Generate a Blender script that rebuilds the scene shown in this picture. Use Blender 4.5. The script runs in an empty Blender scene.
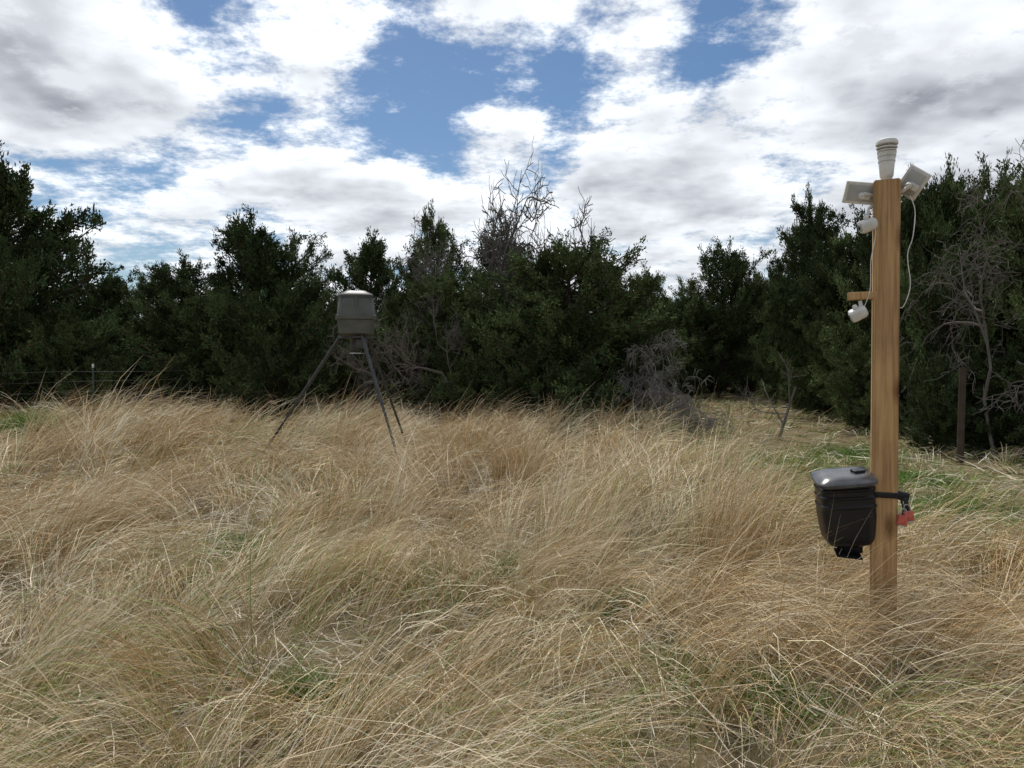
import bpy, bmesh, math, random
import numpy as np
from mathutils import Vector, Matrix
random.seed(7); rng=np.random.default_rng(7)
scene=bpy.context.scene
CAMH=1.55; F=740.0; PITCH=math.radians(1.8)
# ---------------------------------------------------------------- helpers
def link(o,parent=None):
    scene.collection.objects.link(o)
    if parent is not None: o.parent=parent
    return o
def vnoise(x,y,scale,seed=0):
    r=np.random.default_rng(seed+1000); L=r.random((128,128))
    X=np.asarray(x)/scale+64.37; Y=np.asarray(y)/scale+64.11
    xi=np.floor(X).astype(int); yi=np.floor(Y).astype(int)
    fx=X-xi; fy=Y-yi; fx=fx*fx*(3-2*fx); fy=fy*fy*(3-2*fy)
    a=L[xi%128,yi%128]; b=L[(xi+1)%128,yi%128]; c=L[xi%128,(yi+1)%128]; d=L[(xi+1)%128,(yi+1)%128]
    return (a*(1-fx)+b*fx)*(1-fy)+(c*(1-fx)+d*fx)*fy
def worley(x,y,scale,seed=0):
    r=np.random.default_rng(seed+77); J=r.random((256,256,6))
    X=x/scale+128.3; Y=y/scale+128.7; xi=np.floor(X).astype(int); yi=np.floor(Y).astype(int)
    best=np.full(len(x),9.); ox=np.zeros(len(x)); oy=np.zeros(len(x)); R=np.zeros((len(x),4))
    for i in (-1,0,1):
        for j in (-1,0,1):
            c=J[(xi+i)%256,(yi+j)%256]; dx=X-(xi+i+c[:,0]); dy=Y-(yi+j+c[:,1]); d=np.hypot(dx,dy); m=d<best
            best[m]=d[m]; ox[m]=dx[m]; oy[m]=dy[m]; R[m]=c[m,2:]
    return best,ox,oy,R
def sstep(a,b,x):
    t=np.clip((np.asarray(x,dtype=float)-a)/(b-a),0,1); return t*t*(3-2*t)
def gz(x,y):
    x=np.asarray(x,dtype=float); y=np.asarray(y,dtype=float)
    n=(vnoise(x,y,4.0,1)-.5)*0.12+(vnoise(x,y,11.0,2)-.5)*0.18
    return n*sstep(1,6,np.hypot(x,y))*0.8
def mesh_np(name,V,quads=None,tris=None,col=None,mats=(),midx=None,smooth=False):
    me=bpy.data.meshes.new(name)
    V=np.asarray(V,dtype=np.float32)
    nq=0 if quads is None else len(quads); nt=0 if tris is None else len(tris)
    me.vertices.add(len(V)); me.vertices.foreach_set('co',V.ravel())
    loops=[]; starts=[]
    if nq: loops.append(np.asarray(quads).ravel()); starts.append(np.arange(nq)*4)
    if nt: loops.append(np.asarray(tris).ravel()); starts.append(nq*4+np.arange(nt)*3)
    loops=np.concatenate(loops).astype(np.int32); starts=np.concatenate(starts).astype(np.int32)
    me.loops.add(len(loops)); me.loops.foreach_set('vertex_index',loops)
    me.polygons.add(len(starts)); me.polygons.foreach_set('loop_start',starts)
    for m in mats: me.materials.append(m)
    if midx is not None: me.polygons.foreach_set('material_index',np.asarray(midx,dtype=np.int32))
    me.polygons.foreach_set('use_smooth',np.full(len(starts),smooth))
    me.update(calc_edges=True)
    if col is not None:
        a=me.color_attributes.new('Col','FLOAT_COLOR','POINT')
        c=np.ones((len(V),4),dtype=np.float32); c[:,:3]=col
        a.data.foreach_set('color',c.ravel())
    return me
# ---------------------------------------------------------------- materials
def newmat(name):
    m=bpy.data.materials.new(name); m.use_nodes=True
    nt=m.node_tree; nt.nodes.clear(); out=nt.nodes.new('ShaderNodeOutputMaterial')
    return m,nt,out
def mat_leaf(name,trans=0.3,objvar=False):
    m,nt,out=newmat(name); N=nt.nodes; L=nt.links
    a=N.new('ShaderNodeAttribute'); a.attribute_name='Col'; c=a.outputs['Color']
    if objvar:
        oi=N.new('ShaderNodeObjectInfo'); hs=N.new('ShaderNodeHueSaturation')
        mr=N.new('ShaderNodeMapRange'); mr.inputs[3].default_value=.6; mr.inputs[4].default_value=1.5
        L.new(oi.outputs['Random'],mr.inputs[0]); L.new(mr.outputs[0],hs.inputs['Value']); L.new(c,hs.inputs['Color'])
        mr2=N.new('ShaderNodeMapRange'); mr2.inputs[3].default_value=.51; mr2.inputs[4].default_value=.485
        L.new(oi.outputs['Random'],mr2.inputs[0]); L.new(mr2.outputs[0],hs.inputs['Hue']); c=hs.outputs[0]
    d=N.new('ShaderNodeBsdfDiffuse'); L.new(c,d.inputs[0])
    if trans>0:
        t=N.new('ShaderNodeBsdfTranslucent'); mx=N.new('ShaderNodeMixShader'); L.new(c,t.inputs[0]); mx.inputs[0].default_value=trans
        L.new(d.outputs[0],mx.inputs[1]); L.new(t.outputs[0],mx.inputs[2]); L.new(mx.outputs[0],out.inputs[0])
    else: L.new(d.outputs[0],out.inputs[0])
    return m
def mat_pr(name,c1,c2=None,rough=.6,scale=8,stretch=(1,1,1),metal=0,bump=0,spec=.5,detail=4):
    m,nt,out=newmat(name); N=nt.nodes; L=nt.links
    p=N.new('ShaderNodeBsdfPrincipled'); L.new(p.outputs[0],out.inputs[0])
    p.inputs['Roughness'].default_value=rough; p.inputs['Metallic'].default_value=metal
    p.inputs['Specular IOR Level'].default_value=spec
    if c2 is None: c2=tuple(v*.75 for v in c1)
    tc=N.new('ShaderNodeTexCoord'); mp=N.new('ShaderNodeMapping'); mp.inputs['Scale'].default_value=stretch
    no=N.new('ShaderNodeTexNoise'); no.inputs['Scale'].default_value=scale; no.inputs['Detail'].default_value=detail
    L.new(tc.outputs['Object'],mp.inputs[0]); L.new(mp.outputs[0],no.inputs['Vector'])
    r=N.new('ShaderNodeValToRGB'); r.color_ramp.elements[0].position=.35; r.color_ramp.elements[1].position=.65
    r.color_ramp.elements[0].color=(*c2,1); r.color_ramp.elements[1].color=(*c1,1)
    L.new(no.outputs[0],r.inputs[0]); L.new(r.outputs[0],p.inputs['Base Color'])
    if bump:
        b=N.new('ShaderNodeBump'); b.inputs['Strength'].default_value=bump; b.inputs['Distance'].default_value=.01
        L.new(no.outputs[0],b.inputs['Height']); L.new(b.outputs[0],p.inputs['Normal'])
    return m
def mat_flat(name,col,sc=5,det=2):
    m,nt,out=newmat(name); N=nt.nodes; L=nt.links
    tc=N.new('ShaderNodeTexCoord'); no=N.new('ShaderNodeTexNoise'); no.inputs['Scale'].default_value=sc; no.inputs['Detail'].default_value=det
    L.new(tc.outputs['Object'],no.inputs['Vector']); r=N.new('ShaderNodeValToRGB')
    r.color_ramp.elements[0].color=(*[v*.5 for v in col],1); r.color_ramp.elements[1].color=(*[v*1.3 for v in col],1)
    d=N.new('ShaderNodeBsdfDiffuse'); L.new(no.outputs[0],r.inputs[0]); L.new(r.outputs[0],d.inputs[0]); L.new(d.outputs[0],out.inputs[0]); return m
M_grass=mat_leaf('dry_grass_mat',0)
M_weed=mat_leaf('weed_mat',0)
M_jun=mat_leaf('juniper_foliage_mat',0,objvar=True)
M_bark=mat_flat('juniper_bark',(.075,.058,.045))
M_bare=mat_flat('grey_bark',(.15,.135,.12))
M_twig=mat_flat('pale_twig_bark',(.21,.195,.175))
M_ground=mat_flat('ground_mat',(.17,.135,.08),1.6,4)
# ---------------------------------------------------------------- ground
t=np.linspace(-1,1,221); c=np.sinh(t*5.2)/np.sinh(5.2)*420
X,Y=np.meshgrid(c,c,indexing='ij'); Z=gz(X,Y)
n=len(c); idx=np.arange(n*n).reshape(n,n)
q=np.stack([idx[:-1,:-1],idx[1:,:-1],idx[1:,1:],idx[:-1,1:]],-1).reshape(-1,4)
link(bpy.data.objects.new('ground',mesh_np('ground',np.stack([X,Y,Z],-1).reshape(-1,3),quads=q,mats=[M_ground],smooth=True)))
# ---------------------------------------------------------------- grass
def tallmask(x,y):
    e=2.1+ (y-8)*0.11 + (vnoise(x,y,2.5,31)-.5)*1.6
    return 1-sstep(-0.5,0.7,x-e)*sstep(4.6,7.5,y+ (vnoise(x,y,2.0,32)-.5)*1.5)
def blades(base,Ln,az,lean,curl,w,colb,colt,segs):
    N=len(base); t=(np.arange(segs)+.5)/segs
    th=np.clip(lean[:,None]+curl[:,None]*t[None,:]**1.2,-.2,1.85)
    wob=rng.normal(0,.4,N)
    a=az[:,None]+wob[:,None]*t[None,:]
    d=np.stack([np.sin(th)*np.cos(a),np.sin(th)*np.sin(a),np.cos(th)],-1)*(Ln/segs)[:,None,None]
    P=np.concatenate([np.zeros((N,1,3)),np.cumsum(d,1)],1)+base[:,None,:]
    gr=base[:,2][:,None]
    P[:,:,2]=np.maximum(P[:,:,2],gr+.012+.05*rng.random((N,1)))
    r=rng.random(N)*math.pi; dd=np.concatenate([d,d[:,-1:]],1); dd/=np.linalg.norm(dd,axis=-1,keepdims=True)
    p1=np.stack([-np.sin(az),np.cos(az),np.zeros(N)],-1)[:,None,:]*np.ones((1,segs+1,1))
    p2=np.cross(dd,p1)
    s=np.cos(r)[:,None,None]*p1+np.sin(r)[:,None,None]*p2
    tt=np.arange(segs+1)/segs
    W=(w[:,None]*(1-tt[None,:]**1.6*.9))[:,:,None]*.5
    V=np.stack([P-s*W,P+s*W],2)
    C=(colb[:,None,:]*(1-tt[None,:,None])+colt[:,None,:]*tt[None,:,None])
    C=np.repeat(C[:,:,None,:],2,2)
    i=np.arange(N*(segs+1)*2).reshape(N,segs+1,2)
    Q=np.stack([i[:,:-1,0],i[:,:-1,1],i[:,1:,1],i[:,1:,0]],-1).reshape(-1,4)
    return V.reshape(-1,3),Q,C.reshape(-1,3)
PAL=np.array([[.67,.54,.35],[.75,.63,.44],[.55,.40,.22],[.82,.73,.55],[.49,.35,.20],[.64,.56,.42]])
GREEN=np.array([[.19,.24,.08],[.27,.30,.13],[.15,.21,.07]])
parts=[];off=0
def emit(res):
    global off
    V,Q,C=res; parts.append((V,Q+off,C)); off+=len(V)
rings=[(.9,3,62,21,.0029,5,1.25),(3,6,54,19,.004,5,1.05),(6,10,35,16,.0058,4,.92),(10,16,19,12,.0092,4,.86),(16,27,8.5,10,.015,3,.82),(27,48,2.3,8,.027,3,.76)]
POST=np.array([1.96,3.9])
for (r0,r1,cd,nb,w,segs,half) in rings:
    area=half*(r1*r1-r0*r0); nc=int(area*cd)
    rr=np.sqrt(rng.uniform(r0*r0,r1*r1,nc)); th=rng.uniform(-half,half,nc)
    cx=rr*np.sin(th); cy=rr*np.cos(th)
    tm=tallmask(cx,cy)
    wx=cx+(vnoise(cx,cy,.5,91)-.5)*.35; wy=cy+(vnoise(cx,cy,.5,92)-.5)*.35
    wd,wox,woy,wR=worley(wx,wy,.72,3)
    wd2,wox2,woy2,wR2=worley(cx,cy,.27,4)
    op=vnoise(cx,cy,1.0,5)*.6+vnoise(cx,cy,.35,6)*.4
    npost=np.exp(-((cx-POST[0]+.10)**2+(cy-3.60)**2)/.16)
    keep=rng.random(nc)<np.clip(.20+ (op-.30)*3.0+(.55-wd)*1.2+npost,.08,1)*(0.4+.6*tm)
    keep&=np.hypot(cx-POST[0],cy-POST[1])>.09
    cx,cy,tm,op,wd,wox,woy,wR,wd2,wox2,woy2,wR2,npost=[v[keep] for v in (cx,cy,tm,op,wd,wox,woy,wR,wd2,wox2,woy2,wR2,npost)]; nc=len(cx)
    hn=vnoise(cx,cy,1.9,8)
    H=(.24+.26*hn+.26*wR[:,0]*np.clip(1.15-wd,0,1)+.08*wR2[:,0])*(.45+.55*tm)*rng.uniform(.8,1.15,nc)
    H*=1+.22*sstep(6,11,cy)*tm
    H*=1-.40*np.exp(-((cx-.2)**2+(cy-3.3)**2)/.9)-.4*np.exp(-((cx+2.2)**2+(cy-2.9)**2)/.9)
    H=np.maximum(H,.50*npost)
    tdir=(wR[:,1]-.5)*3.6+(vnoise(cx,cy,2.6,11)-.5)*3.0+.05
    tdir2=(wR2[:,1]-.5)*6.28
    lay=np.clip(wR[:,2]*.6+vnoise(cx,cy,1.1,14)*.5,0,1)*(1-.8*npost)
    ci=np.clip((wR[:,3]*.45+vnoise(cx,cy,1.6,21)*.35+rng.random(nc)*.2)*6.4-.2,0,5.99).astype(int)
    k=np.maximum(3,rng.poisson(nb,nc)); ids=np.repeat(np.arange(nc),k); N=len(ids)
    ra=rng.uniform(0,2*math.pi,N); rad=np.abs(rng.normal(0,1,N))*.045*(1+rr.mean()*.04)
    bx=cx[ids]+rad*np.cos(ra); by=cy[ids]+rad*np.sin(ra)
    base=np.stack([bx,by,gz(bx,by)-.01],-1)
    vx=np.cos(tdir[ids])*1.3+wox[ids]*1.0+np.cos(tdir2[ids])*.32+np.cos(ra)*.22+rng.normal(0,.18,N)+.15
    vy=np.sin(tdir[ids])*1.1+woy[ids]*1.0+np.sin(tdir2[ids])*.32+np.sin(ra)*.22+rng.normal(0,.18,N)
    az=np.arctan2(vy,vx)
    L=H[ids]*rng.uniform(.6,1.35,N)*1.5
    lean=.15+.55*lay[ids]+rng.normal(0,.13,N); curl=.75+1.3*lay[ids]+rng.normal(0,.3,N)
    up=rng.random(N)<.03; lean[up]=rng.normal(.15,.12,up.sum()); curl[up]*=.5
    colt=PAL[ci[ids]]*rng.uniform(.75,1.2,(N,1))*rng.uniform(.95,1.05,(N,3))
    mixr=rng.random(N)<.22; colt[mixr]=PAL[rng.integers(0,6,mixr.sum())]
    gm=np.clip((1-tm[ids])*.36+ sstep(.55,.8,vnoise(bx,by,1.4,41))*.20,0,.5)
    g=rng.random(N)<gm; colt[g]=GREEN[rng.integers(0,3,g.sum())]*rng.uniform(.9,1.8,(g.sum(),1))
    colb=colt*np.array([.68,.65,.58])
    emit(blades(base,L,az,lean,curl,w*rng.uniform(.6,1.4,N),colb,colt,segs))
    nt_=int(area*cd*nb*.34); rr2=np.sqrt(rng.uniform(r0*r0,r1*r1,nt_)); th=rng.uniform(-half,half,nt_)
    bx=rr2*np.sin(th); by=rr2*np.cos(th); tmm=tallmask(bx,by)
    kp=rng.random(nt_)<(.6+.4*tmm); bx,by,tmm=bx[kp],by[kp],tmm[kp]; N=len(bx)
    base=np.stack([bx,by,gz(bx,by)+rng.uniform(.0,.12,N)],-1)
    az=(vnoise(bx,by,.5,51)-.5)*8+rng.normal(0,1.0,N)
    colt=np.array([.66,.59,.46])*rng.uniform(.55,1.3,(N,1)); gg=rng.random(N)<(.10+.40*(1-tmm)); colt[gg]=GREEN[rng.integers(0,3,gg.sum())]
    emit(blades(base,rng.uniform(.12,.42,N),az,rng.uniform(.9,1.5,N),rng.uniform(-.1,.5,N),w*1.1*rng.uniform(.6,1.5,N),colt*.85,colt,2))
V=np.concatenate([p[0] for p in parts]);Q=np.concatenate([p[1] for p in parts]);C=np.concatenate([p[2] for p in parts])
C=np.minimum(C,.88)
print('grass quads',len(Q))
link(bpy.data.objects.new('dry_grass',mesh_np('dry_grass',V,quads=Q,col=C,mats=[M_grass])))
parts=[];off=0
spots=[(-.95,3.3,.2),(-.6,5.0,.35),(-.45,4.6,.2),(.75,4.6,.3),(.9,3.6,.3),(1.2,3.3,.25),(-2.3,6,.3),(2.9,9,.8),(4,11,1.1),(3.6,7.3,.7),(-9.6,14.6,.5),(-9.3,14.4,.4),(1.7,6.2,.4),(5.2,9.5,.9),(4.6,7.6,.8),(5.6,12,1.2),(.3,2.9,.2),(0,5.4,.25)]
for i,(sx,sy,sr) in enumerate(spots):
    N=int(min(2200,6500*sr*sr+200)); a=rng.uniform(0,6.28,N); r=np.abs(rng.normal(0,.6,N))*sr
    bx=sx+r*np.cos(a);by=sy+r*np.sin(a); tall=4.2 if sy>14 else 1.15
    base=np.stack([bx,by,gz(bx,by)],-1)
    ct=GREEN[rng.integers(0,3,N)]*rng.uniform(.7,1.3,(N,1))*np.array([.85,1.08,.8])
    emit(blades(base,rng.uniform(.05,.17,N)*tall*1.1,rng.uniform(0,6.28,N),rng.uniform(.2,1.1,N),rng.uniform(0,.7,N),rng.uniform(.004,.008,N)*(1+sy*.06),ct*.8,ct,3))
V=np.concatenate([p[0] for p in parts]);Q=np.concatenate([p[1] for p in parts]);C=np.concatenate([p[2] for p in parts])
link(bpy.data.objects.new('green_weeds',mesh_np('green_weeds',V,quads=Q,col=C,mats=[M_weed])))
# ---------------------------------------------------------------- tubes / trees
class Tubes:
    def __init__(s): s.V=[];s.Q=[];s.n=0
    def add(s,pts,rad,sides=4):
        pts=np.asarray(pts,float); m=len(pts); d=np.gradient(pts,axis=0); d/=np.linalg.norm(d,axis=1,keepdims=True)+1e-9
        up=np.array([.31,.17,.93]); u=np.cross(d,up); u/=np.linalg.norm(u,axis=1,keepdims=True)+1e-9; v=np.cross(d,u)
        a=np.arange(sides)/sides*2*math.pi
        R=np.asarray(rad)[:,None,None]
        P=pts[:,None,:]+R*(np.cos(a)[None,:,None]*u[:,None,:]+np.sin(a)[None,:,None]*v[:,None,:])
        i=np.arange(m*sides).reshape(m,sides)+s.n; j=np.roll(i,-1,1)
        s.Q.append(np.stack([i[:-1],j[:-1],j[1:],i[1:]],-1).reshape(-1,4)); s.V.append(P.reshape(-1,3)); s.n+=m*sides
    def get(s): return np.concatenate(s.V),np.concatenate(s.Q)
def make_juniper(seed,H=6.0,R=2.1,shape=0,low=.05,nbr=170,upk=1.0,gap=.0):
    r=np.random.default_rng(seed); T=Tubes()
    nst=r.integers(1,4); tops=[]
    for k in range(nst):
        a=r.uniform(0,6.28); s=(r.uniform(.1,.35) if k else .08)*R
        zz=np.linspace(0,H*(.93 if k==0 else r.uniform(.6,.85)),8)
        px=np.cos(a)*s*(zz/H)**.8*1.6+np.cumsum(r.normal(0,.06,8)); py=np.sin(a)*s*(zz/H)**.8*1.6+np.cumsum(r.normal(0,.06,8))
        P=np.stack([px,py,zz],-1); P[0,:2]*=.3
        T.add(P,np.linspace(.13 if k==0 else .08,.015,8)*H/6,6); tops.append(P)
    cen=[];dirs=[];shade=[]
    lob=r.uniform(0,6.28,4)
    for b in range(nbr):
        h=(b+.5)/nbr; h=low+(1-low)*h**1.05
        P=tops[r.integers(0,nst)]; zt=min(h*H*.92,P[-1,2])
        o=np.array([np.interp(zt,P[:,2],P[:,0]),np.interp(zt,P[:,2],P[:,1]),zt*.95])
        a=b*2.39996+r.normal(0,.35)
        if shape==0: prof=(1-h)**.62*(.72+.5*min(1,h*3.5))
        elif shape==1: prof=math.sqrt(max(0,1-((h-.42)/.60)**2))*.95
        else: prof=(1-h)**.9*1.15+.06
        ir=1+.28*math.sin(2*a+lob[0]+h*5)+.24*math.sin(3*a+lob[1]-h*12)
        if r.random()<gap: continue
        L=R*prof*ir*r.uniform(.5,1.28)+.12
        up=(r.uniform(.05,.6)+ .5*h)*upk
        d=np.array([math.cos(a),math.sin(a),up]); d/=np.linalg.norm(d)
        m=6; tt=np.linspace(0,1,m)
        pts=o+d*L*tt[:,None]+np.array([0,0,1])*(L*(.24*upk-.10)*tt[:,None]**2)+r.normal(0,.04,(m,3))*tt[:,None]
        T.add(pts,np.linspace(.03,.006,m)*(.5+L/R),4)
        ns=int(4+L*3.0); brt=r.uniform(.5,1.5)
        for s in range(ns):
            u=r.uniform(.35,1.0) if s else 1.0
            o2=np.array([np.interp(u,tt,pts[:,k]) for k in range(3)])
            d2=d*.9+r.normal(0,.55,3)+np.array([0,0,.35*upk]); d2/=np.linalg.norm(d2)
            L2=r.uniform(.18,.5)*(.55+.45*L/R)*(1.15-u*.35)*R/2.1*1.15
            nt=4
            q=o2+d2*L2*np.linspace(.15,1,nt)[:,None]+r.normal(0,.03,(nt,3))
            cen.append(q); dirs.append(np.repeat(d2[None],nt,0)); shade.append(np.full(nt,r.uniform(.75,1.25)*brt))
            if s%4==0: T.add(np.stack([o2,o2+d2*L2*.8]),[.009,.004],3)
    for k in range(7):
        z0=H*r.uniform(.86,.97); a=r.uniform(0,6.28); o=np.array([np.interp(z0,tops[0][:,2],tops[0][:,0]),np.interp(z0,tops[0][:,2],tops[0][:,1]),z0*.97])
        d2=np.array([math.cos(a)*.4,math.sin(a)*.4,1]); L2=r.uniform(.3,.6)
        q=o+d2*L2*np.linspace(0,1,5)[:,None]; cen.append(q); dirs.append(np.repeat(d2[None],5,0)); shade.append(np.full(5,1.2))
    cen=np.concatenate(cen);dirs=np.concatenate(dirs);shade=np.concatenate(shade)
    nl=11; N=len(cen)*nl
    c=np.repeat(cen,nl,0)+r.normal(0,.058,(N,3)); d=np.repeat(dirs,nl,0)+r.normal(0,.55,(N,3))+np.array([0,0,.15]); d/=np.linalg.norm(d,axis=1,keepdims=True)
    s=np.cross(d,r.normal(0,1,(N,3))); s/=np.linalg.norm(s,axis=1,keepdims=True)+1e-9
    L=r.uniform(.07,.16,N)[:,None]; W=r.uniform(.024,.048,N)[:,None]
    LV=np.stack([c-s*W*.35,c+d*L*.45-s*W*.6,c+d*L,c+d*L*.45+s*W*.6],1).reshape(-1,3)
    LQ=np.arange(N*4).reshape(N,4)
    col=np.array([.060,.086,.036])*(np.repeat(shade,nl)*r.uniform(.75,1.3,N))[:,None]
    brown=r.random(N)<.04; col[brown]=[.11,.08,.04]
    col=np.repeat(col,4,0)
    TV,TQ=T.get()
    V=np.concatenate([TV,LV]);Q=np.concatenate([TQ,LQ+len(TV)])
    C=np.concatenate([np.full((len(TV),3),.08),col]); mi=np.concatenate([np.zeros(len(TQ)),np.ones(N)])
    return mesh_np('juniper_mesh',V,quads=Q,col=C,mats=[M_bark,M_jun],midx=mi),H,R
VAR=[make_juniper(101,6,2.1,0,upk=.7),make_juniper(102,6,2.1,1,nbr=150,upk=.75),make_juniper(103,6,1.8,2,upk=.6),make_juniper(104,6,2.3,1,low=.03,upk=.6,gap=.05),make_juniper(105,6,2.0,0,low=.15,upk=.9),make_juniper(106,5,2.3,0,low=.02,nbr=150,upk=.8),make_juniper(107,6,1.9,1,low=.22,nbr=120,upk=.5,gap=.15),make_juniper(108,6,2.0,1,low=.1,nbr=110,upk=.45,gap=.1)]
def px2x(px,d): return (px-512)/F*d
def hfor(py,d): return (361-py)/F*d+CAMH
def tree(px,d,top,wpx,v,name='juniper_tree',parent=None,x=None):
    me,H,R=VAR[v]; xx=px2x(px,d) if x is None else x
    h=hfor(top,d)*1.0; rw=wpx/F*d*.5
    o=link(bpy.data.objects.new(name,me),parent)
    o.location=(xx,d,float(gz(xx,d))-.05); o.scale=(rw/R/.98,rw/R/.98,h/H/1.03); o.rotation_euler=(random.uniform(-.05,.05),random.uniform(-.05,.05),random.uniform(0,6.28))
    return o
TR=[(-75,22,150,150,3),(12,21.5,136,150,0),(-20,19.5,215,120,5),(58,23,210,90,7),(95,24,258,70,4),(60,20.5,295,100,5),(128,25,318,50,0),
(162,27,262,66,1),(190,25,248,80,7),(242,24,208,110,1),(290,25,228,80,3),(215,22,280,110,5),(170,23.5,305,80,3),
(285,18.6,278,105,5),(330,26,285,46,4),(372,24,226,85,0),(345,22,298,76,5),(408,23,238,60,2),(437,22,200,66,6),
(445,18.9,268,120,1),(400,20,292,80,5),(500,23,225,100,7),(525,18.6,252,100,3),(572,17.2,228,135,1),(604,19,250,90,0),(480,18,302,90,5),(545,16.8,290,100,5),(620,17.8,305,60,3),
(645,27,262,66,7),(655,30,285,60,2),(692,31,274,66,3),(718,31,238,75,1),(748,32,268,60,0),(775,33,262,60,5),(690,37,295,120,5),(760,38,295,110,5),
(800,27,208,65,7),(790,25,272,60,0),(823,23,182,72,6),(838,21,235,90,3),(862,20,210,80,7),(825,20,305,70,5),
(890,19,185,90,1),(925,16,162,95,7),(955,15,146,100,0),(985,14.5,150,90,3),(1022,13.5,160,110,6),(1070,12.5,140,150,3),(905,17,250,100,5),(960,13.5,245,100,5),(1010,12,340,110,5),(1120,13,150,170,1),(1000,17,185,150,3),(868,16.5,330,80,5),(940,12.6,350,60,5)]
for a in TR: tree(*a)
row=bpy.data.objects.new('distant_tree_row',None); link(row)
for k in range(60):
    ang=-1.15+2.3*k/59+random.uniform(-.015,.015); d=random.uniform(38,52)
    X_=math.sin(ang)*d; Y_=math.cos(ang)*d; v=random.choice([0,1,3,5]); me,H,R=VAR[v]
    px=512+F*X_/Y_
    o=link(bpy.data.objects.new('tree_part',me),row); h=random.uniform(3.7,5.2); s=random.uniform(1.1,1.5)
    if 100<px<160 or 315<px<345 or 650<px<700: h=3.8
    o.location=(X_,Y_,float(gz(X_,Y_))-.1); o.scale=(s,s,h/H); o.rotation_euler=(0,0,random.uniform(0,6.28))
def make_bare(seed,H,spread,levels=5,up=.5,r0=.09,first=3,droop=0,kids=(3,5),sides=4,l0=.42,wig=.2,rmin=.0035,mat=None):
    r=np.random.default_rng(seed); T=Tubes()
    def grow(o,d,L,rad,lv):
        m=5 if lv>1 else 3
        pts=[o]; dd=d.copy()
        for i in range(m):
            dd=dd+r.normal(0,wig,3)+np.array([0,0,up*.12-droop*.12*(levels-lv)]); dd/=np.linalg.norm(dd)
            pts.append(pts[-1]+dd*L/m)
        pts=np.array(pts); T.add(pts,np.linspace(rad,max(rad*.5,rmin*.8),m+1),sides if lv>2 else 3)
        if lv<=0: return
        for k in range(r.integers(*kids)):
            u=r.uniform(.3,1.0); i=min(m-1,int(u*m)); o2=pts[i]+(pts[i+1]-pts[i])*(u*m-i)
            nd=dd*.65+r.normal(0,.62,3)*np.array([spread,spread,.8])+np.array([0,0,up*.2]); nd/=np.linalg.norm(nd)
            grow(o2,nd,L*r.uniform(.5,.78),max(rmin,rad*.55),lv-1)
    for k in range(first):
        a=k*6.28/first+r.uniform(-.5,.5); d=np.array([math.cos(a)*.45*spread,math.sin(a)*.45*spread,1.]); d/=np.linalg.norm(d)
        grow(np.array([math.cos(a)*.05,math.sin(a)*.05,0]),d,H*l0,r0*(1 if k==0 else .75),levels)
    V,Q=T.get(); V[:,2]=np.maximum(V[:,2],0); V[:,2]*=H/np.percentile(V[:,2],99.3)
    return mesh_np('bare_mesh',V,quads=Q,mats=[mat or M_bare])
def bare(name,px,d,me,rz=0):
    xx=px2x(px,d); o=link(bpy.data.objects.new(name,me)); o.location=(xx,d,float(gz(xx,d))-.03); o.rotation_euler=(0,0,rz); return o
B1=make_bare(21,hfor(200,19.2),1.2,5,first=3,r0=.12,kids=(4,6),wig=.34,l0=.29,up=.28,rmin=.007); bare('bare_oak_tree',530,19.2,B1,.6)
B2=make_bare(12,hfor(238,18.2),1.0,5,first=3,r0=.06,kids=(3,5),wig=.25,l0=.34,up=.4,rmin=.0045); bare('bare_oak_tree',400,18.9,B2,1); bare('bare_oak_tree',470,18.4,B2,3)
B3=make_bare(13,2.1,1.9,5,up=.1,first=7,r0=.02,kids=(3,5),droop=.35,wig=.2,rmin=.0045,mat=M_twig,l0=.45); bare('bare_shrub',655,16.4,B3)
B4=make_bare(14,hfor(190,12.0),1.3,5,up=.2,first=2,r0=.045,droop=.2,kids=(3,5),wig=.25,rmin=.004); bare('bare_oak_tree',1000,11.7,B4)
B5=make_bare(15,hfor(255,18),.6,4,first=1,r0=.05,rmin=.006); bare('bare_sapling',777,14.5,make_bare(16,hfor(352,14.5),.5,3,first=1,r0=.035,wig=.04,l0=.75,kids=(2,4))); bare('bare_oak_tree',815,21,B5)
# ---------------------------------------------------------------- modelling helpers
def obj_bm(bm,name,mat,parent=None,smooth=True,loc=None,rot=None):
    me=bpy.data.meshes.new(name); bm.normal_update(); bm.to_mesh(me); bm.free(); me.materials.append(mat)
    for p in me.polygons: p.use_smooth=smooth
    if smooth:
        try: me.set_sharp_from_angle(angle=math.radians(35))
        except Exception: pass
    o=link(bpy.data.objects.new(name,me),parent)
    if loc: o.location=loc
    if rot: o.rotation_euler=rot
    return o
def box(name,size,mat,parent=None,loc=(0,0,0),rot=(0,0,0),bev=.004,segs=2):
    bm=bmesh.new(); bmesh.ops.create_cube(bm,size=1); bmesh.ops.scale(bm,vec=size,verts=bm.verts)
    if bev: bmesh.ops.bevel(bm,geom=bm.edges[:],offset=bev,segments=segs,affect='EDGES',profile=.5)
    return obj_bm(bm,name,mat,parent,True,loc,rot)
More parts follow.
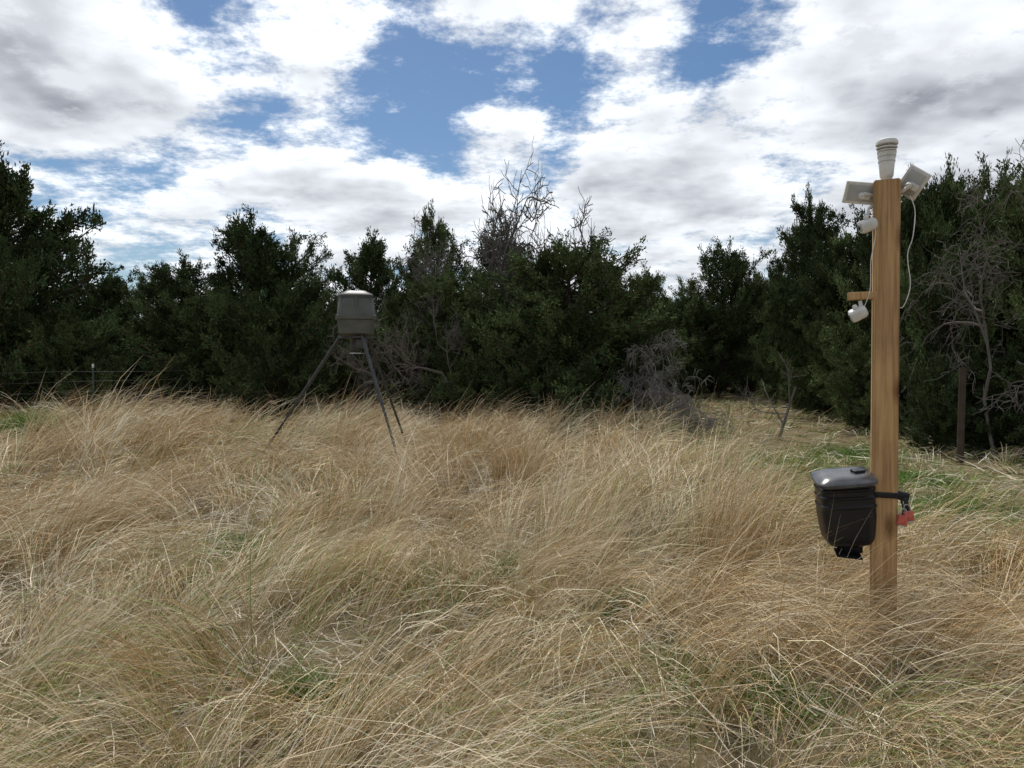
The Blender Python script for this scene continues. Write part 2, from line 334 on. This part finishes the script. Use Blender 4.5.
def loft(name,secs,mat,parent=None,n=40,loc=(0,0,0),rot=(0,0,0)):
    bm=bmesh.new(); rings=[]
    for s in secs:
        z,rx,ry,p=s[:4]; ox,oy=(s[4],s[5]) if len(s)>4 else (0,0); ring=[]
        for k in range(n):
            a=2*math.pi*k/n; cx=math.cos(a);sy=math.sin(a)
            ring.append(bm.verts.new((ox+rx*math.copysign(abs(cx)**(2/p),cx),oy+ry*math.copysign(abs(sy)**(2/p),sy),z)))
        rings.append(ring)
    for A,B in zip(rings[:-1],rings[1:]):
        for k in range(n): bm.faces.new((A[k],A[(k+1)%n],B[(k+1)%n],B[k]))
    bm.faces.new(list(reversed(rings[0]))); bm.faces.new(rings[-1])
    return obj_bm(bm,name,mat,parent,True,loc,rot)
def tube(name,pts,rad,mat,parent=None,sides=10,sub=1):
    pts=[Vector(p) for p in pts]
    if sub>1:
        out=[]
        for i in range(len(pts)-1):
            p0=pts[max(i-1,0)];p1=pts[i];p2=pts[i+1];p3=pts[min(i+2,len(pts)-1)]
            for k in range(sub):
                t=k/sub; out.append(.5*((2*p1)+(p2-p0)*t+(2*p0-5*p1+4*p2-p3)*t*t+(3*p1-p0-3*p2+p3)*t**3))
        out.append(pts[-1]); pts=out
    T=Tubes(); T.add([tuple(p) for p in pts],[rad]*len(pts),sides); V,Q=T.get()
    bm=bmesh.new(); vs=[bm.verts.new(v) for v in V]
    for q_ in Q: bm.faces.new([vs[int(i)] for i in q_])
    bm.faces.new(list(reversed(vs[:sides]))); bm.faces.new(vs[-sides:])
    bmesh.ops.recalc_face_normals(bm,faces=bm.faces[:])
    return obj_bm(bm,name,mat,parent)
def empty(name,loc=(0,0,0),rot=(0,0,0)):
    e=bpy.data.objects.new(name,None); e.location=loc; e.rotation_euler=rot; link(e); e.empty_display_size=.1; return e
M_white=mat_pr('white_plastic',(.66,.66,.64),(.50,.49,.46),.45,14)
M_grey=mat_pr('grey_plastic',(.42,.43,.43),(.32,.33,.33),.5,14)
M_black=mat_pr('black_plastic',(.006,.007,.011),(.010,.011,.015),.28,20,spec=.3)
M_lens=mat_pr('lens_glass',(.01,.01,.012),None,.08,5)
M_lid=mat_pr('lid_plastic',(.075,.08,.09),(.035,.037,.042),.24,12)
M_red=mat_pr('red_paint',(.50,.10,.07),(.36,.07,.05),.4,30)
M_steel=mat_pr('steel',(.45,.45,.46),(.3,.3,.3),.35,20,metal=.9)
M_cable=mat_pr('white_cable',(.7,.7,.68),None,.5,10)
M_feed=mat_pr('feeder_plastic',(.082,.086,.074),(.06,.064,.054),.55,7)
M_feedl=mat_pr('feeder_lid',(.05,.05,.046),(.034,.034,.032),.5,7)
M_leg=mat_pr('painted_leg',(.03,.032,.036),(.05,.05,.05),.45,10,metal=.3)
def mat_wood():
    m,nt,out=newmat('post_wood'); N=nt.nodes; L=nt.links
    p=N.new('ShaderNodeBsdfPrincipled'); L.new(p.outputs[0],out.inputs[0]); p.inputs['Roughness'].default_value=.75; p.inputs['Specular IOR Level'].default_value=.25
    tc=N.new('ShaderNodeTexCoord'); mp=N.new('ShaderNodeMapping'); mp.inputs['Scale'].default_value=(1,1,.04)
    no=N.new('ShaderNodeTexNoise'); no.inputs['Scale'].default_value=70; no.inputs['Detail'].default_value=7; no.inputs['Distortion'].default_value=.3
    L.new(tc.outputs['Object'],mp.inputs[0]); L.new(mp.outputs[0],no.inputs['Vector'])
    r=N.new('ShaderNodeValToRGB'); e=r.color_ramp.elements; e[0].position=.28; e[0].color=(.27,.155,.07,1); e[1].position=.62; e[1].color=(.47,.295,.14,1)
    L.new(no.outputs[0],r.inputs[0])
    mp2=N.new('ShaderNodeMapping'); mp2.inputs['Scale'].default_value=(1,1,.40); mp2.inputs['Location'].default_value=(.03,0,.11)
    vo=N.new('ShaderNodeTexVoronoi'); vo.inputs['Scale'].default_value=6.0
    L.new(tc.outputs['Object'],mp2.inputs[0]); L.new(mp2.outputs[0],vo.inputs['Vector'])
    kr=N.new('ShaderNodeMapRange'); kr.inputs[1].default_value=.05; kr.inputs[2].default_value=.22; kr.inputs[3].default_value=.85; kr.inputs[4].default_value=0
    L.new(vo.outputs['Distance'],kr.inputs[0])
    mx=N.new('ShaderNodeMix'); mx.data_type='RGBA'; L.new(kr.outputs[0],mx.inputs[0]); L.new(r.outputs[0],mx.inputs[6]); mx.inputs[7].default_value=(.13,.06,.025,1)
    n2=N.new('ShaderNodeTexNoise'); n2.inputs['Scale'].default_value=4; n2.inputs['Detail'].default_value=5; L.new(tc.outputs['Object'],n2.inputs['Vector'])
    m2=N.new('ShaderNodeMix'); m2.data_type='RGBA'; m2.blend_type='MULTIPLY'; m2.inputs[0].default_value=.6
    L.new(mx.outputs[2],m2.inputs[6]); L.new(n2.outputs[0],m2.inputs[7]); 
    g=N.new('ShaderNodeHueSaturation'); g.inputs['Value'].default_value=1.38; L.new(m2.outputs[2],g.inputs['Color']); L.new(g.outputs[0],p.inputs['Base Color'])
    b=N.new('ShaderNodeBump'); b.inputs['Strength'].default_value=.35; b.inputs['Distance'].default_value=.004; L.new(no.outputs[0],b.inputs['Height']); L.new(b.outputs[0],p.inputs['Normal'])
    return m
M_wood=mat_wood()
# ---------------------------------------------------------------- post + equipment
PX,PY=1.975,3.9; RZ=-math.atan2(PX,PY)+math.radians(3); LA=math.radians(-.35); LEAN=(0,LA,RZ)
CR=math.cos(RZ); SR=math.sin(RZ)
S=3.9/F
def zz(py): return CAMH+(361-py)*S
def xx(px): return (px-885)*S*.89
def W3(loc):
    lx=loc[0]+loc[2]*math.tan(LA); return (PX+lx*CR-loc[1]*SR,PY+lx*SR+loc[1]*CR,loc[2])
def R3(rot): return (rot[0],rot[1],rot[2]+RZ)
top=zz(183)
PW=.126; PH=PW/2
post=empty('wooden_post',(PX,PY,0),LEAN)
bm=bmesh.new(); bmesh.ops.create_cube(bm,size=1); bmesh.ops.scale(bm,vec=(PW,PW,top+.4),verts=bm.verts); bmesh.ops.translate(bm,vec=(0,0,(top-.4)/2),verts=bm.verts)
bmesh.ops.bevel(bm,geom=bm.edges[:],offset=.006,segments=2,affect='EDGES')
obj_bm(bm,'timber',M_wood,post)
def child_obj(name): return empty(name,(PX,PY,0),LEAN)
ws=child_obj('weather_sensor'); z0=top
loft('base_tube',[(z0,.024,.024,2),(z0+.02,.028,.028,2)],M_white,ws,32)
loft('housing',[(z0+.02,.030,.030,2),(z0+.03,.033,.033,2),(z0+.09,.038,.038,2),(z0+.135,.044,.044,2),(z0+.150,.047,.047,2)],M_white,ws,32)
for k,(zb,r) in enumerate([(.153,.046),(.168,.051)]):
    loft('shield_plate_%d'%k,[(z0+zb,r-.004,r-.004,2),(z0+zb+.003,r,r,2),(z0+zb+.008,r,r,2),(z0+zb+.011,r-.006,r-.006,2)],M_white,ws,32)
loft('core',[(z0+.15,.034,.034,2),(z0+.19,.034,.034,2)],M_grey,ws,24)
loft('cap',[(z0+.186,.048,.048,2),(z0+.190,.054,.054,2),(z0+.202,.054,.054,2),(z0+.212,.049,.049,2),(z0+.220,.034,.034,2),(z0+.222,.01,.01,2)],M_white,ws,32)
for k in range(2): loft('groove_%d'%k,[(z0+.100+k*.026,.0415+k*.0030,.0415+k*.003,2),(z0+.103+k*.026,.0415+k*.003,.0415+k*.003,2)],M_grey,ws,32)
def solar(name,loc,rot,w,h):
    e=empty(name,W3(loc),R3(rot))
    box('frame',(w,.018,h),M_white,e,bev=.004)
    box('cell_face',(w-.016,.003,h-.016),M_lens,e,loc=(0,.0105,0),bev=0)
    box('back_plate',(w-.03,.004,h-.03),M_grey,e,loc=(0,-.0105,0),bev=.001)
    box('junction_box',(.05,.016,.035),M_white,e,loc=(.02,-.020,-.01),bev=.003)
    loft('ball_mount',[(-.02,.014,.014,2),(0,.018,.018,2),(.02,.012,.012,2)],M_white,e,16,loc=(0,-.032,-.01),rot=(math.radians(90),0,0))
    return e
solar('solar_panel',(xx(859),-.02,zz(193)),(math.radians(25),math.radians(7),math.radians(14)),.165,.115)
tube('bracket',[(xx(862),-.05,zz(195)),(xx(873),-.02,zz(197)),(-.05,0,zz(198))],.009,M_white,post)
solar('solar_panel',(xx(911),.01,zz(186)),(math.radians(22),math.radians(38),math.radians(-10)),.115,.15)
tube('bracket',[(xx(909),-.03,zz(189)),(xx(902),-.02,zz(194)),(.05,0,zz(196))],.009,M_white,post)
def cam(name,loc,rot):
    e=empty(name,W3(loc),R3(rot))
    loft('body',[(-.045,.020,.020,2),(-.041,.027,.027,2.3),(-.028,.032,.032,2.6),(.026,.034,.034,2.8),(.036,.032,.032,2.8),(.040,.028,.028,2.6)],M_white,e,28,rot=(math.radians(90),0,0))
    loft('lens_ring',[(.0405,.022,.022,2),(.044,.020,.020,2)],M_grey,e,24,rot=(math.radians(90),0,0))
    loft('lens',[(.0442,.012,.012,2),(.047,.008,.008,2)],M_lens,e,20,rot=(math.radians(90),0,0))
    loft('ball_joint',[(.028,.010,.010,2),(.040,.014,.014,2),(.052,.010,.010,2)],M_white,e,16)
    return e
cam('security_camera',(xx(866),-.06,zz(227)),(math.radians(20),math.radians(15),math.radians(-65)))
tube('camera_arm',[(xx(866),-.06,zz(218)),(xx(867),-.05,zz(210)),(xx(872),-.03,zz(207)),(-.05,-.02,zz(206))],.007,M_white,post,sub=4)
cam('security_camera',(xx(857),-.05,zz(314)),(math.radians(28),math.radians(20),math.radians(-75)))
tube('camera_arm',[(xx(859),-.05,zz(301)),(xx(860),-.05,zz(307))],.010,M_white,post)
box('wooden_arm',(.14,.06,.038),M_wood,post,loc=(xx(861),-.035,zz(296)),bev=.003)
tube('camera_cable',[(xx(868),-.05,zz(222)),(xx(874),-.070,zz(235)),(xx(869.5),-.075,zz(262)),(xx(869),-.07,zz(290)),(xx(863),-.06,zz(308))],.0022,M_cable,post,6,6)
tube('panel_cable',[(xx(908),-.02,zz(200)),(xx(913),-.02,zz(215)),(xx(911),-.03,zz(240)),(xx(906),-.03,zz(258)),(xx(909),-.03,zz(285)),(xx(906),-.03,zz(300)),(xx(901),-.03,zz(309)),(.055,-.02,zz(306))],.0024,M_cable,post,6,6)
# boxy black bucket feeder
bk=empty('feeder_bucket',W3((xx(848.5),-.01,zz(548))),R3((math.radians(2),math.radians(-5),math.radians(14))))
Hb=.335; secs=[]
for i in range(0,49):
    t_=i/48; r=.116+.020*min(1,t_/.4)**.6
    rib=.005 if (.55<t_<.59 or .70<t_<.74 or .82<t_<.86) else 0
    if t_>.95: rib=.008
    secs.append((.03+Hb*t_,r+rib,r*.88+rib,5,0,0))
loft('body',[(.0,.086,.070,4),(.012,.107,.090,4.5)]+secs,M_black,bk,64)
loft('lid',[(.362,.144,.128,5),(.365,.149,.133,5),(.380,.149,.133,5),(.387,.142,.126,5),(.396,.115,.102,4.5),(.401,.106,.094,4.5),(.403,.05,.05,3)],M_lid,bk,64,rot=(math.radians(8),math.radians(-2),0))
box('lid_latch',(.06,.05,.022),M_black,bk,loc=(.06,-.06,.402),rot=(math.radians(8),0,.3),bev=.004)
loft('spout',[(-.045,.050,.035,3.5,.02,-.0),(-.03,.060,.045,3.5,.01,-.0),(.02,.07,.06,3.5,0,0)],M_black,bk,28)
box('chute_lip',(.13,.09,.010),M_black,bk,loc=(-.01,-.03,-.046),rot=(math.radians(14),math.radians(10),0),bev=.003)
st=child_obj('ratchet_strap'); zs=zz(494); q_=PH+.0035
for nm,sz,lc in [('front',(PW+.014,.004,.03),(0,-q_,zs)),('back',(PW+.014,.004,.03),(0,q_,zs)),('right',(.004,PW+.002,.03),(PH+.005,0,zs))]:
    box(nm,sz,M_black,st,loc=lc,bev=.001)
box('bucket_loop',(.05,.006,.03),M_black,st,loc=(-.085,-.068,zs-.002),rot=(0,math.radians(4),math.radians(-10)),bev=.001)
box('buckle',(.05,.03,.045),M_black,st,loc=(.090,-.045,zs-.004),rot=(0,math.radians(12),math.radians(10)),bev=.004)
box('lever',(.022,.024,.085),M_black,st,loc=(.103,-.055,zs-.045),rot=(0,math.radians(-10),0),bev=.004)
tube('strap_tail',[(.075,-.045,zs-.01),(.088,-.065,zs-.07),(.077,-.07,zs-.14)],.005,M_black,st,8,5)
def padlock(x,y,z,ry):
    e=empty('padlock',W3((x,y,z)),R3((0,ry,.2)))
    box('body',(.048,.024,.054),M_red,e,bev=.006,segs=3)
    box('base_plate',(.036,.026,.006),M_steel,e,loc=(0,0,-.028),bev=.001)
    tube('shackle',[(-.014,0,.02),(-.014,0,.045),(-.008,0,.056),(0,0,.060),(.008,0,.056),(.014,0,.045),(.014,0,.02)],.0035,M_steel,e,8,4)
padlock(.082,-.08,zz(517),.15); padlock(.112,-.065,zz(513),-.2)
# ---------------------------------------------------------------- tripod game feeder
FD=11.0; FX=px2x(356.5,FD); s11=FD/F
def fz(py): return CAMH+(361-py)*s11
df=empty('deer_feeder',(FX,FD,0))
loft('barrel',[(fz(336),.20,.20,4.5),(fz(334),.255,.255,4.5),(fz(321),.275,.275,4.5),(fz(320),.300,.300,4.5),(fz(316.5),.300,.300,4.5),(fz(316),.280,.280,4.5),(fz(299),.245,.245,4.5),(fz(298),.235,.235,4.5)],M_feed,df,48,rot=(0,0,math.radians(12)))
loft('lid',[(fz(299),.252,.252,4.5),(fz(296.5),.252,.252,4.5),(fz(295),.235,.235,4.5),(fz(293),.17,.17,4),(fz(292),.15,.15,4)],M_feedl,df,48,rot=(0,0,math.radians(12)))
for k in range(8):
    an=k*math.pi/4+.21; rr_=.262 if k%2==0 else .30
    box('rib_%d'%k,(.02,.03,.27),M_feed,df,loc=(math.cos(an)*rr_,math.sin(an)*rr_,(fz(300)+fz(316))/2),rot=(0,0,an),bev=.004)
loft('funnel',[(fz(345),.05,.05,2),(fz(341),.07,.07,2),(fz(336),.2,.2,3)],M_feedl,df,32)
box('motor_box',(.13,.13,.12),M_leg,df,loc=(0,0,fz(347)),bev=.008)
loft('spinner_plate',[(fz(354),.11,.11,2),(fz(353),.11,.11,2)],M_steel,df,24)
ringp=[(math.cos(a_)*.24,math.sin(a_)*.24,fz(338)) for a_ in np.linspace(0,2*math.pi,25)]
tube('support_ring',ringp,.014,M_leg,df,8)
for k,(hx,hy,fx_,fy_) in enumerate([(-.20,0,-1.62,.3),(.10,-.16,.93,-1.4),(.12,.16,.62,1.35)]):
    p0=Vector((hx,hy,fz(333))); p1=Vector((fx_,fy_,float(gz(FX+fx_,FD+fy_))-.02)); mid=p0.lerp(p1,.5)
    tube('leg_upper_%d'%k,[p0,mid],.024,M_leg,df,10); tube('leg_lower_%d'%k,[p0.lerp(p1,.47),p1],.019,M_leg,df,10)
    box('foot_%d'%k,(.12,.12,.01),M_leg,df,loc=p1+Vector((0,0,.03)),bev=.002)
    box('leg_bracket_%d'%k,(.05,.05,.14),M_leg,df,loc=p0,bev=.006)
box('battery_box',(.16,.10,.14),M_feedl,df,loc=(.11,-.13,fz(344)),bev=.008)
# ---------------------------------------------------------------- fence at the far left
M_wire=mat_pr('fence_wire',(.16,.15,.135),None,.6,10,metal=.2); M_tp=mat_pr('t_post_green',(.05,.07,.05),None,.6,10)
fe=empty('wire_fence')
xs=[-28,-23,-18,-14.4,-10.9,-8.6]; fy=lambda x: 18.3+.12*(x+14)+max(0,x+11)*1.2
xs[3]=px2x(79,18.3)*1.0+3.7-0.0 if False else -10.75
xs=sorted(set([-28,-23,-18,-14.3,-10.75,-8.6]))
for k,x in enumerate(xs):
    z=float(gz(x,fy(x))); box('t_post_%d'%k,(.035,.035,1.45),M_tp,fe,loc=(x,fy(x),z+.7),bev=.003)
    box('t_post_tip_%d'%k,(.04,.04,.10),M_white,fe,loc=(x,fy(x),z+1.46),bev=.004)
for w_ in range(5):
    zt=.3+w_*.25
    tube('wire_%d'%w_,[(x,fy(x)-.02,float(gz(x,fy(x)))+zt+.02*math.sin(x*1.3+w_)) for x in np.linspace(-28,-8.6,50)],.0035,M_wire,fe,4)
tube('cedar_corner_post',[(px2x(950,11.5),11.2,0),(px2x(951,11.5),11.2,1.45)],.05,M_bark)
for (px,d,sd) in [(185,21.0,61)]:
    T=Tubes(); r=np.random.default_rng(sd); x0=px2x(px,d)
    for k in range(26):
        o=np.array([x0+r.normal(0,.8),d+r.normal(0,.4),.2+r.uniform(0,.45)]); dd=np.array([r.normal(0,1),r.normal(0,.6),r.normal(0,.25)+.12]); dd/=np.linalg.norm(dd)
        L=r.uniform(.6,1.8); pts=[o+dd*L*t_+r.normal(0,.04,3) for t_ in np.linspace(0,1,5)]
        T.add(pts,np.linspace(r.uniform(.012,.03),.005,5),4)
    V,Q=T.get(); link(bpy.data.objects.new('brush_pile',mesh_np('brush_pile',V,quads=Q,mats=[M_bare])))
# ---------------------------------------------------------------- world
SUN_EL=math.radians(54); SUN_AZ=math.radians(-12)
w=bpy.data.worlds.new('World'); scene.world=w; w.use_nodes=True; nt=w.node_tree; nt.nodes.clear(); N=nt.nodes; L=nt.links
try: w.cycles.sampling_method='MANUAL'; w.cycles.sample_map_resolution=256
except Exception as e: print(e)
out=N.new('ShaderNodeOutputWorld')
sky=N.new('ShaderNodeTexSky'); sky.sky_type='NISHITA'; sky.sun_disc=False; sky.sun_elevation=SUN_EL; sky.sun_rotation=SUN_AZ; sky.air_density=1.0; sky.dust_density=.4; sky.ozone_density=2.0
tc=N.new('ShaderNodeTexCoord'); D=tc.outputs['Generated']
def M(op,a,b=None,c=None,clamp=False):
    n_=N.new('ShaderNodeMath'); n_.operation=op; n_.use_clamp=clamp
    for i,v in enumerate((a,b,c)):
        if v is None: continue
        if isinstance(v,(int,float)): n_.inputs[i].default_value=v
        else: L.new(v,n_.inputs[i])
    return n_.outputs[0]
def SS(x,a,b,o0=0.,o1=1.):
    n_=N.new('ShaderNodeMapRange'); n_.interpolation_type='SMOOTHSTEP'; L.new(x,n_.inputs[0])
    for i,v in zip((1,2,3,4),(a,b,o0,o1)): n_.inputs[i].default_value=v
    return n_.outputs[0]
nrm=N.new('ShaderNodeVectorMath'); nrm.operation='NORMALIZE'; L.new(D,nrm.inputs[0]); D=nrm.outputs[0]
sep=N.new('ShaderNodeSeparateXYZ'); L.new(D,sep.inputs[0])
zc=M('ADD',M('MAXIMUM',sep.outputs[2],0.0),.16)
comb=N.new('ShaderNodeCombineXYZ'); L.new(M('DIVIDE',sep.outputs[0],zc),comb.inputs[0]); L.new(M('DIVIDE',sep.outputs[1],zc),comb.inputs[1]); comb.inputs[2].default_value=3.7
Pv=comb.outputs[0]
def noise(vec,sc,det,rough,dist=0,offs=(0,0,0)):
    mp=N.new('ShaderNodeMapping'); mp.inputs['Location'].default_value=offs; L.new(vec,mp.inputs[0])
    n_=N.new('ShaderNodeTexNoise'); n_.inputs['Scale'].default_value=sc; n_.inputs['Detail'].default_value=det; n_.inputs['Roughness'].default_value=rough; n_.inputs['Distortion'].default_value=dist
    L.new(mp.outputs[0],n_.inputs['Vector']); return n_.outputs[0]
n0=noise(Pv,2.6,7,.68)
n1=noise(Pv,2.6,3,.58,0,(.06,-.11,0))
def pxdir(px,py):
    v=Vector(((px-512)/F,1,-(py-384)/F)).normalized(); v.rotate(Matrix.Rotation(-PITCH,3,'X')); return v
blobs=[(215,45,75,-.13),(250,105,50,-.12),(395,85,80,-.16),(405,160,50,-.12),(515,95,90,-.15),(590,120,55,-.11),(750,60,75,-.19),(670,55,55,-.09),(115,215,65,-.10),
(80,100,120,.10),(60,20,90,.10),(335,175,85,.16),(490,150,48,.15),(300,10,80,.09),(500,0,70,.14),(620,5,70,.11),(660,165,90,.13),(860,140,150,.14),(970,40,130,.14),(600,215,120,.13),(440,215,70,.10)]
bias=None
for px,py,R_,a_ in blobs:
    v=pxdir(px,py); dt=N.new('ShaderNodeVectorMath'); dt.operation='DOT_PRODUCT'; L.new(D,dt.inputs[0]); dt.inputs[1].default_value=v
    b_=SS(dt.outputs['Value'],math.cos(math.atan(R_*1.25/F)),1.0,0,a_)
    bias=b_ if bias is None else M('ADD',bias,b_)
n0c=M('MULTIPLY_ADD',M('SUBTRACT',n0,.5),1.55,.525)
cov=M('ADD',n0c,bias)
fac=SS(cov,.31,.60)
thick=SS(cov,.56,.92)
lit=M('MULTIPLY_ADD',M('SUBTRACT',n0,n1),3.6,.55,True)
sd=Vector((math.sin(SUN_AZ)*math.cos(SUN_EL),math.cos(SUN_AZ)*math.cos(SUN_EL),math.sin(SUN_EL)))
br=M('MULTIPLY_ADD',thick,-.38,.87); br=M('MULTIPLY_ADD',lit,.44,M('SUBTRACT',br,.22))
glow=N.new('ShaderNodeVectorMath'); glow.operation='DOT_PRODUCT'; L.new(D,glow.inputs[0]); glow.inputs[1].default_value=sd
br=M('MULTIPLY',br,SS(glow.outputs['Value'],.2,1.0,.82,1.35))
cr=N.new('ShaderNodeCombineColor')
L.new(M('MULTIPLY',br,.93),cr.inputs[0]);L.new(M('MULTIPLY',br,.965),cr.inputs[1]);L.new(M('MULTIPLY_ADD',br,.96,.05),cr.inputs[2])
hs=N.new('ShaderNodeHueSaturation'); hs.inputs['Saturation'].default_value=1.2; L.new(sky.outputs[0],hs.inputs['Color'])
bg1=N.new('ShaderNodeBackground'); bg1.inputs[1].default_value=.078; L.new(hs.outputs[0],bg1.inputs[0])
bg2=N.new('ShaderNodeBackground'); bg2.inputs[1].default_value=1.0; L.new(cr.outputs[0],bg2.inputs[0])
mx=N.new('ShaderNodeMixShader'); L.new(M('MULTIPLY',fac,.96),mx.inputs[0]); L.new(bg1.outputs[0],mx.inputs[1]); L.new(bg2.outputs[0],mx.inputs[2]); L.new(mx.outputs[0],out.inputs[0])
# sun (thinly veiled by cloud)
sl=bpy.data.lights.new('sun','SUN'); sl.energy=3.8; sl.angle=math.radians(4.0); sl.color=(1,.97,.91)
so=link(bpy.data.objects.new('sun',sl)); so.rotation_euler=(-sd).to_track_quat('-Z','Y').to_euler(); so.location=(0,0,30)
# camera
cd=bpy.data.cameras.new('camera'); cd.sensor_width=36; cd.lens=36*F/1024; cd.clip_end=2000; cd.clip_start=.05
co=link(bpy.data.objects.new('camera',cd)); co.location=(0,0,CAMH); co.rotation_euler=(math.radians(90)-PITCH,0,0); scene.camera=co
scene.view_settings.view_transform='Standard'; scene.view_settings.look='None'; scene.view_settings.exposure=0
